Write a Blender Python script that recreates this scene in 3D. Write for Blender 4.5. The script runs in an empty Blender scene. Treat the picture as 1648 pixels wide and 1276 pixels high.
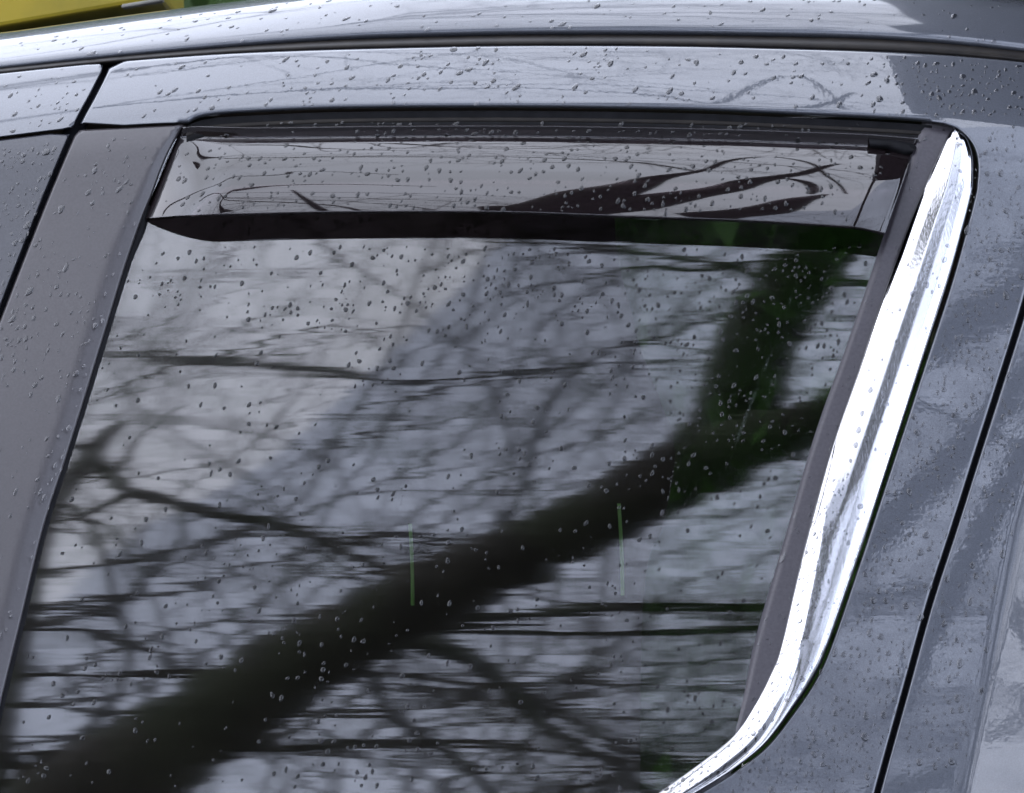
import bpy, math, random
import numpy as np
from mathutils import Vector
from mathutils.geometry import delaunay_2d_cdt

random.seed(7)
RNG = np.random.default_rng(11)
SC = bpy.context.scene
COL = SC.collection

# ------------------------------------------------------------------ camera
CAMD = 4.0            # metres from the camera to the car's side
ZC = 1.40             # height of the middle of the picture
K = 0.0005 / CAMD     # angle of one photo pixel
cd = bpy.data.cameras.new("camera")
cam = bpy.data.objects.new("camera", cd)
COL.objects.link(cam)
cam.location = (0, -CAMD, ZC)
cam.rotation_euler = (math.radians(90), 0, 0)
cd.sensor_width = 36.0
cd.sensor_fit = 'HORIZONTAL'
cd.lens = 36.0 / (2 * 824 * K)
cd.clip_start = 0.1
cd.clip_end = 600
cd.dof.use_dof = True
cd.dof.focus_distance = CAMD + 0.03
cd.dof.aperture_fstop = 24
SC.camera = cam

# ------------------------------------------------------------------ sky, sun, exposure
SUN_EL, SUN_AZ = math.radians(42), math.radians(285)   # azimuth from +y, clockwise: far left
w = bpy.data.worlds.new("World")
SC.world = w
w.use_nodes = True
nt = w.node_tree
nt.nodes.clear()
out = nt.nodes.new('ShaderNodeOutputWorld')
bg = nt.nodes.new('ShaderNodeBackground')
bg.inputs['Strength'].default_value = 0.10
sky = nt.nodes.new('ShaderNodeTexSky')
sky.sky_type = 'NISHITA'
sky.sun_disc = False
sky.sun_elevation = SUN_EL
sky.sun_rotation = SUN_AZ
sky.air_density = 1.0
sky.dust_density = 4.0
ovc = nt.nodes.new('ShaderNodeMix')
ovc.data_type = 'RGBA'
ovc.inputs['Factor'].default_value = 0.97
ovc.inputs['B'].default_value = (6.0, 6.65, 8.5, 1)
tc = nt.nodes.new('ShaderNodeTexCoord')
cl = nt.nodes.new('ShaderNodeTexNoise')
cl.inputs['Scale'].default_value = 3.0
cl.inputs['Detail'].default_value = 4
cr = nt.nodes.new('ShaderNodeMapRange')
cr.inputs['From Min'].default_value = 0.3
cr.inputs['From Max'].default_value = 0.7
cr.inputs['To Min'].default_value = 0.70
cr.inputs['To Max'].default_value = 1.25
mul = nt.nodes.new('ShaderNodeVectorMath')
mul.operation = 'SCALE'
nt.links.new(tc.outputs['Generated'], cl.inputs['Vector'])
nt.links.new(cl.outputs['Fac'], cr.inputs['Value'])
nt.links.new(sky.outputs[0], ovc.inputs['A'])
nt.links.new(ovc.outputs['Result'], mul.inputs[0])
sp = nt.nodes.new('ShaderNodeSeparateXYZ')
nt.links.new(tc.outputs['Generated'], sp.inputs[0])
gz = nt.nodes.new('ShaderNodeMapRange')      # sky dimmed overhead to tone down what the roof and door frame mirror
gz.inputs['From Min'].default_value = 0.0
gz.inputs['From Max'].default_value = 1.0
gz.inputs['To Min'].default_value = 0.98
gz.inputs['To Max'].default_value = 0.60
nt.links.new(sp.outputs['Z'], gz.inputs['Value'])
gm_ = nt.nodes.new('ShaderNodeMath')
gm_.operation = 'MULTIPLY'
nt.links.new(gz.outputs[0], gm_.inputs[0])
nt.links.new(cr.outputs[0], gm_.inputs[1])
nt.links.new(gm_.outputs[0], mul.inputs['Scale'])
nt.links.new(mul.outputs[0], bg.inputs['Color'])
nt.links.new(bg.outputs[0], out.inputs[0])

sd = bpy.data.lights.new("sun", 'SUN')
sd.energy = 0.5
sd.angle = math.radians(130)
sd.color = (1.0, 0.96, 0.9)
sun = bpy.data.objects.new("sun", sd)
COL.objects.link(sun)
sv = Vector((math.sin(SUN_AZ) * math.cos(SUN_EL), math.cos(SUN_AZ) * math.cos(SUN_EL), math.sin(SUN_EL)))
sun.rotation_euler = (-sv).to_track_quat('-Z', 'Y').to_euler()
sun.location = sv * 20

SC.view_settings.view_transform = 'Standard'
SC.view_settings.look = 'None'
SC.view_settings.exposure = 2.78
SC.view_settings.gamma = 1.0
SC.render.engine = 'CYCLES'
SC.cycles.max_bounces = 12
SC.cycles.transmission_bounces = 8
SC.cycles.transparent_max_bounces = 12
SC.cycles.sample_clamp_indirect = 20
SC.cycles.use_denoising = True

# ------------------------------------------------------------------ materials
def mat(name):
    m = bpy.data.materials.new(name)
    m.use_nodes = True
    n = m.node_tree
    b = n.nodes.get('Principled BSDF')
    return m, n, b

def noise(n, scale, detail=3, stretch=None, vec='Object'):
    t = n.nodes.new('ShaderNodeTexCoord')
    s = n.nodes.new('ShaderNodeTexNoise')
    s.inputs['Scale'].default_value = scale
    s.inputs['Detail'].default_value = detail
    if stretch:
        mp = n.nodes.new('ShaderNodeMapping')
        mp.inputs['Scale'].default_value = stretch
        n.links.new(t.outputs[vec], mp.inputs[0])
        n.links.new(mp.outputs[0], s.inputs['Vector'])
    else:
        n.links.new(t.outputs[vec], s.inputs['Vector'])
    return s

def bump(n, src, dist, strength=1.0, prev=None):
    b = n.nodes.new('ShaderNodeBump')
    b.inputs['Strength'].default_value = strength
    b.inputs['Distance'].default_value = dist
    n.links.new(src.outputs['Fac'], b.inputs['Height'])
    if prev:
        n.links.new(prev.outputs[0], b.inputs['Normal'])
    return b

def ramp(n, src, c0, c1, a=0.35, b=0.65):
    r = n.nodes.new('ShaderNodeValToRGB')
    r.color_ramp.elements[0].position = a
    r.color_ramp.elements[1].position = b
    r.color_ramp.elements[0].color = (*c0, 1)
    r.color_ramp.elements[1].color = (*c1, 1)
    n.links.new(src.outputs['Fac'], r.inputs['Fac'])
    return r

def simple(name, c0, c1, rough, scale=60, spec=0.5, bmp=0.0, bscale=200):
    m, n, b = mat(name)
    r = ramp(n, noise(n, scale, 4), c0, c1)
    n.links.new(r.outputs[0], b.inputs['Base Color'])
    b.inputs['Roughness'].default_value = rough
    b.inputs['Specular IOR Level'].default_value = spec
    if bmp:
        bb = bump(n, noise(n, bscale, 3), bmp)
        n.links.new(bb.outputs[0], b.inputs['Normal'])
    return m

def paint(name, film, crough):
    m, n, b = mat(name)
    r = ramp(n, noise(n, 900, 2), (0.040, 0.044, 0.053), (0.056, 0.061, 0.073), 0.3, 0.7)
    n.links.new(r.outputs[0], b.inputs['Base Color'])
    b.inputs['Roughness'].default_value = 0.42
    b.inputs['Metallic'].default_value = 0.40
    b.inputs['Specular IOR Level'].default_value = 0.3
    b.inputs['Coat Weight'].default_value = 1.0
    b.inputs['Coat Roughness'].default_value = crough
    b.inputs['Coat IOR'].default_value = 1.6
    # orange peel of the lacquer and the uneven film of rain water lying on it
    b1 = bump(n, noise(n, 260, 3), film)
    b2 = bump(n, noise(n, 70, 2), film * 2.0, prev=b1)
    b3 = bump(n, noise(n, 1.0, 3, (3, 60, 160)), 0.000014, prev=b2)     # faint lengthwise wiping lines
    n.links.new(b3.outputs[0], b.inputs['Coat Normal'])
    return m

M_PAINT = paint("grey_car_paint", 0.000004, 0.05)
M_PAINT_WET = paint("grey_car_paint_wet", 0.000014, 0.016)
M_RUBBER = simple("black_rubber", (0.004, 0.004, 0.0045), (0.007, 0.007, 0.008), 0.5, 80, 0.05)
M_SEAL = simple("brown_black_seal", (0.006, 0.005, 0.0045), (0.012, 0.010, 0.008), 0.45, 50, 0.12)
M_GAP = simple("gap_dark", (0.004, 0.004, 0.006), (0.006, 0.006, 0.009), 0.8, 50, 0.2)  # near-black, stands for the shade inside the gaps
M_TRIM = simple("satin_black_trim", (0.024, 0.021, 0.0225), (0.030, 0.0265, 0.0285), 0.36, 500, 0.5, 0.000004, 1500)
M_TRIM_FRONT = simple("satin_black_front_trim", (0.019, 0.0195, 0.024), (0.024, 0.0245, 0.030), 0.36, 500, 0.5, 0.000004, 1500)
M_STRIP = simple("matt_charcoal_strip", (0.024, 0.021, 0.025), (0.032, 0.028, 0.033), 0.42, 400, 0.4, 0.000004, 1500)
M_CABIN = simple("dark_cabin_trim", (0.055, 0.046, 0.036), (0.075, 0.062, 0.048), 0.8, 12, 0.2)
M_CORD = simple("pale_green_strip", (0.42, 0.74, 0.22), (0.55, 0.82, 0.34), 0.7, 40, 0.2)

m, n, b = mat("chrome")
b.inputs['Base Color'].default_value = (0.47, 0.47, 0.48, 1)
b.inputs['Metallic'].default_value = 1.0
b.inputs['Roughness'].default_value = 0.09
s = noise(n, 30, 2, (3.0, 3.0, 0.4))
bb = bump(n, s, 0.00003)
s2 = noise(n, 1.0, 3, (520, 520, 26))        # polishing lines and a film of water running down it
n.links.new(bump(n, s2, 0.00004, prev=bb).outputs[0], b.inputs['Normal'])
M_CHROME = m

def glass_mat(name, tint, waves, rough, scale_f, ani=0.0, body=None):
    m = bpy.data.materials.new(name)
    m.use_nodes = True
    n = m.node_tree
    n.nodes.clear()
    o = n.nodes.new('ShaderNodeOutputMaterial')
    mx = n.nodes.new('ShaderNodeMixShader')
    tr = n.nodes.new('ShaderNodeBsdfTransparent')
    tr.inputs[0].default_value = (*tint, 1)
    gl = n.nodes.new('ShaderNodeBsdfGlossy')
    gl.inputs['Roughness'].default_value = rough
    fr = n.nodes.new('ShaderNodeFresnel')
    fr.inputs['IOR'].default_value = 1.52
    mm = n.nodes.new('ShaderNodeMath')
    mm.operation = 'MULTIPLY'
    mm.use_clamp = True
    mm.inputs[1].default_value = scale_f
    if ani:
        # float glass curved one way only: its image is drawn out lengthwise
        gl.inputs['Anisotropy'].default_value = ani
        tg = n.nodes.new('ShaderNodeCombineXYZ')
        tg.inputs[2].default_value = 1.0
        n.links.new(tg.outputs[0], gl.inputs['Tangent'])
    n.links.new(fr.outputs[0], mm.inputs[0])
    n.links.new(mm.outputs[0], mx.inputs[0])
    under = tr
    if body:
        df = n.nodes.new('ShaderNodeBsdfDiffuse')
        df.inputs[0].default_value = (*body, 1)
        under = n.nodes.new('ShaderNodeMixShader')
        under.inputs[0].default_value = 0.25
        n.links.new(tr.outputs[0], under.inputs[1])
        n.links.new(df.outputs[0], under.inputs[2])
    n.links.new(under.outputs[0], mx.inputs[1])
    n.links.new(gl.outputs[0], mx.inputs[2])
    n.links.new(mx.outputs[0], o.inputs[0])
    prev = None
    for (sc_, st, dist) in waves:
        prev = bump(n, noise(n, sc_, 2, st), dist, prev=prev)
    if prev:
        n.links.new(prev.outputs[0], gl.inputs['Normal'])
    return m

ANI = 0.6
# window glass: slightly rippled by toughening, ripples run lengthwise
M_GLASS = glass_mat("tinted_window_glass", (0.55, 0.60, 0.56),
                    [(1.0, (4, 4, 85), 0.000024), (1.0, (3, 3, 30), 0.000034), (1.0, (8, 8, 190), 0.0000025)], 0.027, 2.9, ANI)
M_GLASS_IN = glass_mat("window_glass_inner_face", (0.58, 0.60, 0.58), [], 0.0, 0.0)
M_VISOR = glass_mat("smoked_acrylic", (0.20, 0.175, 0.185), [(1.0, (6, 6, 22), 0.000022), (1.0, (60, 60, 200), 0.0000008)], 0.016, 1.55, 0.5, (0.024, 0.0175, 0.019))

# rain water: what lies under a drop loses most of its own mirror gloss, the drop's dome mirrors instead
M_WATER = glass_mat("rain_water", (0.74, 0.74, 0.75), [], 0.0, 1.1)
M_WATER_GLASS = glass_mat("rain_water_on_glass", (0.36, 0.36, 0.37), [], 0.0, 0.75)

def bark(name, c0, c1, c2):
    m, n, b = mat(name)
    r = ramp(n, noise(n, 9, 5), c0, c1, 0.35, 0.6)
    r2 = ramp(n, noise(n, 2.5, 3), (0, 0, 0), (1, 1, 1), 0.45, 0.6)
    mx = n.nodes.new('ShaderNodeMix')
    mx.data_type = 'RGBA'
    mx.inputs['B'].default_value = (*c2, 1)
    n.links.new(r2.outputs[0], mx.inputs['Factor'])
    n.links.new(r.outputs[0], mx.inputs['A'])
    n.links.new(mx.outputs['Result'], b.inputs['Base Color'])
    b.inputs['Roughness'].default_value = 0.9
    n.links.new(bump(n, noise(n, 40, 5), 0.01).outputs[0], b.inputs['Normal'])
    return m

M_BARK = bark("wet_bark", (0.020, 0.017, 0.012), (0.045, 0.038, 0.028), (0.035, 0.042, 0.018))
M_TWIG = bark("twig_bark", (0.025, 0.020, 0.016), (0.05, 0.04, 0.03), (0.04, 0.034, 0.022))
M_LEAF = simple("hedge_leaf", (0.035, 0.075, 0.018), (0.075, 0.13, 0.035), 0.6, 3)
M_YELLOW = simple("yellow_board", (0.19, 0.145, 0.002), (0.25, 0.185, 0.003), 0.5, 20)
M_PALE = simple("pale_edging", (0.10, 0.095, 0.08), (0.20, 0.19, 0.16), 0.6, 25)
M_CANOPY = simple("dark_canopy", (0.006, 0.006, 0.008), (0.012, 0.012, 0.014), 0.8, 2, 0.2)
M_GROUND = simple("wet_asphalt", (0.035, 0.035, 0.037), (0.06, 0.06, 0.062), 0.5, 8, 0.5, 0.004, 120)

# ------------------------------------------------------------------ the shape of the car's side
def smooth_y(pts, sig=25):
    """y(x) through points, rounded a little."""
    xs = np.arange(-1200, 2900, 4.0)
    p = np.array(pts, float)
    ys = np.interp(xs, p[:, 0], p[:, 1])
    # keep the end slopes going
    s0 = (p[1, 1] - p[0, 1]) / (p[1, 0] - p[0, 0]); s1 = (p[-1, 1] - p[-2, 1]) / (p[-1, 0] - p[-2, 0])
    ys = np.where(xs < p[0, 0], p[0, 1] + s0 * (xs - p[0, 0]), ys)
    ys = np.where(xs > p[-1, 0], p[-1, 1] + s1 * (xs - p[-1, 0]), ys)
    kx = np.arange(-40, 41) * 4.0
    g = np.exp(-0.5 * (kx / sig) ** 2); g /= g.sum()
    ys = np.convolve(np.pad(ys, 40, mode='edge'), g, mode='valid')
    return lambda x: np.interp(x, xs, ys)

ALOW = smooth_y([(-400, 152), (0, 110), (180, 92), (370, 76), (550, 64), (820, 57), (1100, 57), (1400, 62), (1520, 69), (1648, 82), (1900, 116)], 60)
SEALB = smooth_y([(-400, 160), (0, 117), (180, 98), (370, 84), (550, 78), (820, 72), (1100, 73), (1400, 81), (1520, 87), (1648, 98), (1900, 132)], 60)
A0P = 0.2905          # height of the roof's lower lip over the middle of the picture, as the lens sees it
# lean of the skin (degrees from upright) against that apparent height
TH = np.array([(-1.2, 0), (-.9, 2), (-.6, 14), (-.32, 20), (0, 23.5), (.19, 26), (.212, 28), (.224, 36), (.238, 43), (.255, 47),
               (.2825, 52), (.2905, 55), (.297, 59), (.312, 65), (.3165, 72), (.3195, 80), (.3215, 85), (.5, 85)], float)
_p = np.linspace(-1.2, 0.3212, 12169)
_th = np.interp(_p, TH[:, 0], TH[:, 1])
_g = np.exp(-0.5 * (np.arange(-32, 33) / 13.0) ** 2); _g /= _g.sum()
_th = np.convolve(np.pad(_th, 32, mode='edge'), _g, mode='valid')
_t = np.tan(np.radians(_th))
_Y = np.zeros(len(_p)); _dp = _p[1] - _p[0]
_i0 = int(np.searchsorted(_p, 0))
for _i in range(_i0, len(_p) - 1):
    _Y[_i + 1] = _Y[_i] + _dp * _t[_i] * (1 + _Y[_i] / CAMD) / max(0.08, 1 - _t[_i] * _p[_i] / CAMD)
for _i in range(_i0, 0, -1):
    _Y[_i - 1] = _Y[_i] - _dp * _t[_i] * (1 + _Y[_i] / CAMD) / max(0.08, 1 - _t[_i] * _p[_i] / CAMD)
_h = _p * (1 + _Y / CAMD)
def p2h(p):
    return np.interp(p, _p, _h)
A0 = float(p2h(A0P))
print("crest", _h[-1], _Y[-1], A0)
PLAN_R = 7.0

def ch(x):
    px = x * CAMD / (0.0005 * (CAMD + 0.13)) + 824
    return ((638 - ALOW(px)) * 0.0005 - A0P) * 1.035

def hp(x, h):
    s = np.clip((h + 0.10) / 0.28, 0, 1)
    q = h - ch(x) * s * s * (3 - 2 * s)
    return np.where(q > A0, A0 + (q - A0) * gx_(x), q)

def gx_(x):
    # the roof side stands taller towards the middle of the car
    return np.interp(x * CAMD / (0.0005 * (CAMD + 0.2)) + 824, [0, 240, 640, 1648], [1.0, .90, .74, .74])

def f(x, h):
    return np.interp(hp(x, h), _h, _Y) + x * x / (2 * PLAN_R)

def P(px, py, off=0.0):
    """point of the car's skin seen at a photo pixel, stood off by `off` metres towards the viewer (measured square to the skin)"""
    px = np.asarray(px, float); py = np.asarray(py, float)
    ax = (px - 824) * K; ay = (638 - py) * K
    y = np.zeros(np.broadcast(px, py).shape)
    for _ in range(40):
        d = y + CAMD
        y = y + 0.8 * (f(ax * d, ay * d) - y)
    n_ = nrm(ax * (y + CAMD), ay * (y + CAMD))
    L = np.sqrt(1 + ax * ax + ay * ay)
    cosi = -(n_[..., 0] * ax + n_[..., 1] + n_[..., 2] * ay) / L
    y = y - off / np.maximum(cosi, 0.25) / L
    d = y + CAMD
    return np.stack([ax * d, y, ZC + ay * d], -1)

def nrm(x, h):
    e = 0.0008
    fx = (f(x + e, h) - f(x - e, h)) / (2 * e)
    fh = (f(x, h + e) - f(x, h - e)) / (2 * e)
    v = np.stack([fx, -np.ones_like(fx), fh], -1)
    return v / np.linalg.norm(v, axis=-1, keepdims=True)

def mirror(px, py, t, off=-0.012):
    """where the view ray at a pixel of the window goes after mirroring, t metres on"""
    q = P(px, py, off)
    nn = nrm(q[..., 0], q[..., 2] - ZC)
    d = q - np.array([0, -CAMD, ZC]); d /= np.linalg.norm(d, axis=-1, keepdims=True)
    r = d - 2 * (d * nn).sum(-1, keepdims=True) * nn
    return q + r * np.asarray(t)[..., None]

# ------------------------------------------------------------------ object helpers
def link(name, me, material, parent=None):
    o = bpy.data.objects.new(name, me)
    COL.objects.link(o)
    if material is not None and not me.materials:
        for mm in (material if isinstance(material, (list, tuple)) else [material]):
            me.materials.append(mm)
    if parent is not None:
        o.parent = parent
        o.matrix_parent_inverse = parent.matrix_world.inverted()
    return o

def mesh(name, v, faces, smooth=True, normals=None):
    me = bpy.data.meshes.new(name)
    me.from_pydata([tuple(map(float, p)) for p in v], [], [tuple(map(int, q)) for q in faces])
    if smooth:
        me.polygons.foreach_set('use_smooth', [True] * len(me.polygons))
    me.update()
    if normals is not None:
        me.normals_split_custom_set_from_vertices([tuple(map(float, p)) for p in normals])
    return me

def tag(o, label=None, cat=None, group=None, kind=None):
    for k_, v_ in (('label', label), ('category', cat), ('group', group), ('kind', kind)):
        if v_:
            o[k_] = v_
    return o

def empty(name, loc):
    o = bpy.data.objects.new(name, None)
    o.location = loc
    COL.objects.link(o)
    bpy.context.view_layer.update()
    return o

def resample(pts, n_):
    p = np.array(pts, float)
    s = np.concatenate([[0], np.cumsum(np.linalg.norm(np.diff(p, axis=0), axis=1))])
    u = np.linspace(0, s[-1], n_)
    return np.stack([np.interp(u, s, p[:, i]) for i in range(p.shape[1])], -1)

def catmull(pts, m_=8):
    p = np.array(pts, float)
    q = np.vstack([2 * p[0] - p[1], p, 2 * p[-1] - p[-2]])
    o_ = []
    for i in range(1, len(q) - 2):
        for t in np.linspace(0, 1, m_, endpoint=False):
            a, b_, c, d = q[i - 1], q[i], q[i + 1], q[i + 2]
            o_.append(0.5 * (2 * b_ + (c - a) * t + (2 * a - 5 * b_ + 4 * c - d) * t * t + (3 * b_ - a - 3 * c + d) * t ** 3))
    o_.append(p[-1])
    return np.array(o_)

def inside(pts, poly):
    x, y = pts[:, 0], pts[:, 1]
    c = np.zeros(len(pts), bool)
    a = poly; b_ = np.roll(poly, -1, 0)
    for (x0, y0), (x1, y1) in zip(a, b_):
        if y0 == y1:
            continue
        m_ = ((y0 > y) != (y1 > y)) & (x < (x1 - x0) * (y - y0) / (y1 - y0) + x0)
        c ^= m_
    return c

def segdist(pts, poly):
    a = poly; b_ = np.roll(poly, -1, 0)
    best = np.full(len(pts), 1e9)
    for p0, p1 in zip(a, b_):
        d = p1 - p0
        L2 = max((d * d).sum(), 1e-9)
        t = np.clip(((pts - p0) @ d) / L2, 0, 1)
        q = pts - (p0 + t[:, None] * d)
        best = np.minimum(best, (q * q).sum(1))
    return np.sqrt(best)

def panel(name, outline, material, parent, base=0.0, drop=0.007, step=9.0, roll=None, extra=None):
    """a pressed skin panel: outline in photo pixels, edges turned in, following the car's side"""
    if roll is None:
        roll = lambda p: np.full(len(p), 3.5)
    ol = np.array(outline, float)
    dense = []
    for i in range(len(ol)):
        a, b_ = ol[i], ol[(i + 1) % len(ol)]
        k_ = max(1, int(np.linalg.norm(b_ - a) / 6))
        for j in range(k_):
            dense.append(a + (b_ - a) * j / k_)
    dense = np.array(dense)
    area = 0.5 * np.sum(dense[:, 0] * np.roll(dense[:, 1], -1) - np.roll(dense[:, 0], -1) * dense[:, 1])
    tg = np.roll(dense, -1, 0) - np.roll(dense, 1, 0)
    tg /= np.linalg.norm(tg, axis=1, keepdims=True) + 1e-9
    inn = np.stack([-tg[:, 1], tg[:, 0]], 1) * (1 if area > 0 else -1)
    P2 = [dense]
    for d in (0.8, 1.8, 3.5, 6, 9, 12.5):
        c = dense + inn * d
        c = c[inside(c, dense)]
        c = c[segdist(c, dense) > 0.93 * d]
        P2.append(c)
    lo, hi = dense.min(0), dense.max(0)
    gx, gy = np.meshgrid(np.arange(lo[0], hi[0], step), np.arange(lo[1], hi[1], step))
    gp = np.stack([gx.ravel(), gy.ravel()], 1)
    gp = gp[inside(gp, dense)]
    gp = gp[segdist(gp, dense) > 15]
    P2.append(gp)
    pts = np.vstack(P2)
    nd = len(dense)
    r = delaunay_2d_cdt([Vector(p) for p in pts], [(i, (i + 1) % nd) for i in range(nd)], [], 0, 1e-4)
    pts = np.array([tuple(v_) for v_ in r[0]])
    tri = np.array([t for t in r[2] if len(t) == 3])
    keep = inside(pts[tri].mean(1), dense)
    tri = tri[keep]

    def pos(p):
        d = segdist(p, dense)
        d = np.where(inside(p, dense), d, 0)
        rr = roll(p)
        q = np.clip(d / rr, 0, 1)
        off = base - drop * (1 - np.sqrt(np.clip(1 - (1 - q) ** 2, 0, 1)))
        if extra is not None:
            off = off + extra(p)
        return P(p[:, 0], p[:, 1], off)
    v = pos(pts)
    e = 0.7
    dx = pos(pts + [e, 0]) - pos(pts - [e, 0])
    dy = pos(pts + [0, e]) - pos(pts - [0, e])
    nn = np.cross(dx, dy)
    nn /= np.linalg.norm(nn, axis=1, keepdims=True) + 1e-12
    nn[nn[:, 1] > 0] *= -1
    # wind every triangle outwards
    a, b_, c = v[tri[:, 0]], v[tri[:, 1]], v[tri[:, 2]]
    fl = (np.cross(b_ - a, c - a) * nn[tri[:, 0]]).sum(1) < 0
    tri[fl] = tri[fl][:, ::-1]
    me = mesh(name, v, tri, True, nn)
    return link(name, me, material, parent)

class Loft:
    """a strip between two lines of the photo, with a cross profile"""
    def __init__(self, L, R, nu, vs, off, px=True):
        self.L, self.R = resample(L, nu), resample(R, nu)
        vs = np.array(vs, float)
        us = np.linspace(0, 1, nu)
        U, V = np.meshgrid(us, vs, indexing='ij')
        q = self.L[:, None, :] * (1 - vs[None, :, None]) + self.R[:, None, :] * vs[None, :, None]
        self.px = q
        self.off = off(U, V, q)
        self.v = P(q[..., 0], q[..., 1], self.off)
        self.us, self.vs = us, vs
        du = np.gradient(self.v, axis=0); dv = np.gradient(self.v, axis=1)
        nn = np.cross(du, dv)
        nn /= np.linalg.norm(nn, axis=-1, keepdims=True) + 1e-12
        if nn[..., 1].mean() > 0:
            nn = -nn
        self.n = nn

    def faces(self, base=0, flip=False):
        nu, nv = self.v.shape[:2]
        a, b_ = self.v[1, 0] - self.v[0, 0], self.v[0, 1] - self.v[0, 0]
        sw = (np.cross(a, b_) @ self.n[0, 0]) < 0
        fs = []
        for i in range(nu - 1):
            for j in range(nv - 1):
                q = (base + i * nv + j, base + (i + 1) * nv + j, base + (i + 1) * nv + j + 1, base + i * nv + j + 1)
                if sw != flip:
                    q = q[::-1]
                fs.append(q)
        return fs

    def build(self, name, material, parent, thick=0.0):
        nu, nv = self.v.shape[:2]
        v = self.v.reshape(-1, 3)
        fs = self.faces()
        nf = len(fs)
        if thick:
            # square to the surface: a back face and a rim, so that the sheet has its real thickness
            b_ = v - self.n.reshape(-1, 3) * thick
            N = len(v)
            fs = fs + self.faces(N, True)
            ring = [i * nv for i in range(nu)] + [(nu - 1) * nv + j for j in range(1, nv)] + \
                   [i * nv + nv - 1 for i in range(nu - 2, -1, -1)] + [j for j in range(nv - 2, 0, -1)]
            for a, c in zip(ring, ring[1:] + ring[:1]):
                fs.append((a, c, c + N, a + N))
            v = np.vstack([v, b_])
        me = mesh(name, v, fs)
        o = link(name, me, material, parent)
        if thick and isinstance(material, (list, tuple)) and len(material) > 1:
            for i in range(nf, len(fs)):
                me.polygons[i].material_index = 1
        if thick:
            for i in range(2 * nf, len(fs)):
                me.polygons[i].use_smooth = False
        return o

    def at(self, u, v):
        fu = u * (len(self.us) - 1)
        i = min(int(fu), len(self.us) - 2); a = fu - i
        j = int(np.clip(np.searchsorted(self.vs, v) - 1, 0, len(self.vs) - 2))
        b_ = (v - self.vs[j]) / (self.vs[j + 1] - self.vs[j])
        def bl(A):
            return (A[i, j] * (1 - a) + A[i + 1, j] * a) * (1 - b_) + (A[i, j + 1] * (1 - a) + A[i + 1, j + 1] * a) * b_
        nn = bl(self.n)
        return bl(self.v), nn / np.linalg.norm(nn), bl(self.px)

def tubes(paths, sides):
    """paths: list of (points Nx3, radii N) -> verts, faces"""
    V, F = [], []
    base = 0
    ang = np.arange(sides) * 2 * math.pi / sides
    for p, r in paths:
        p = np.asarray(p, float); r = np.asarray(r, float)
        t = np.gradient(p, axis=0)
        t /= np.linalg.norm(t, axis=1, keepdims=True) + 1e-12
        ref = np.array([0.31, 0.17, 0.93]) if abs(t[0, 2]) < 0.9 else np.array([1.0, 0.1, 0])
        a = np.cross(t, ref); a /= np.linalg.norm(a, axis=1, keepdims=True) + 1e-12
        b_ = np.cross(t, a)
        ring = p[:, None, :] + r[:, None, None] * (np.cos(ang)[None, :, None] * a[:, None, :] + np.sin(ang)[None, :, None] * b_[:, None, :])
        V.append(ring.reshape(-1, 3))
        for i in range(len(p) - 1):
            for j in range(sides):
                k_ = (j + 1) % sides
                F.append((base + i * sides + j, base + i * sides + k_, base + (i + 1) * sides + k_, base + (i + 1) * sides + j))
        base += len(p) * sides
    return np.vstack(V), F

def box(name, lo, hi, material, parent=None, bev=0.004):
    x0, y0, z0 = lo; x1, y1, z1 = hi
    v = [(x, y, z) for z in (z0, z1) for (x, y) in ((x0, y0), (x1, y0), (x1, y1), (x0, y1))]
    fs = [(3, 2, 1, 0), (4, 5, 6, 7), (0, 1, 5, 4), (1, 2, 6, 5), (2, 3, 7, 6), (3, 0, 4, 7)]
    o = link(name, mesh(name, v, fs, False), material, parent)
    if bev:
        md = o.modifiers.new('bevel', 'BEVEL'); md.width = bev; md.segments = 2
    return o

# ------------------------------------------------------------------ ground
gm = mesh("ground", [(-150, -150, 0), (150, -150, 0), (150, 150, 0), (-150, 150, 0)], [(0, 1, 2, 3)], False)
tag(link("ground", gm, M_GROUND), kind='structure')

# ------------------------------------------------------------------ the car
car = tag(empty("car", (0.2, 0.6, 0)), "wet dark grey car filling the picture with its rear side window", "car")

# outlines (photo pixels)
SEAM = catmull([(182, 84), (170, 112), (150, 152), (121, 207), (76, 312), (31, 425), (2, 500), (-48, 628), (-130, 850), (-240, 1150)])
SEAM2 = catmull([(1742, 150), (1706, 290), (1671, 410), (1645, 504), (1608, 622), (1571, 738), (1534, 855), (1496, 972), (1455, 1120), (1412, 1276), (1360, 1480), (1290, 1760)])
TRIM_R = catmull([(303, 199), (290, 212), (272, 244), (258, 277), (245, 313), (229, 352), (203, 425), (170, 532), (137, 640), (104, 745), (70, 850), (35, 995), (0, 1138), (-42, 1320), (-80, 1500)])
HOLE_TOP = catmull([(303, 199), (318, 191), (345, 186), (400, 182), (550, 176), (820, 174), (1100, 178), (1250, 184), (1400, 191), (1480, 196), (1524, 202), (1548, 214), (1566, 236), (1573, 265), (1571, 305)], 10)
CH_OUT = catmull([(1571, 305), (1560, 350), (1531, 455), (1487, 590), (1443, 725), (1385, 900), (1337, 1040), (1312, 1095), (1280, 1143), (1236, 1199), (1190, 1236), (1150, 1262), (1105, 1288), (1030, 1330), (940, 1378)], 8)

def off2(line, d):
    line = np.array(line)
    t = np.gradient(line, axis=0); t /= np.linalg.norm(t, axis=1, keepdims=True)
    return line + np.stack([-t[:, 1], t[:, 0]], 1) * d

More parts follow.
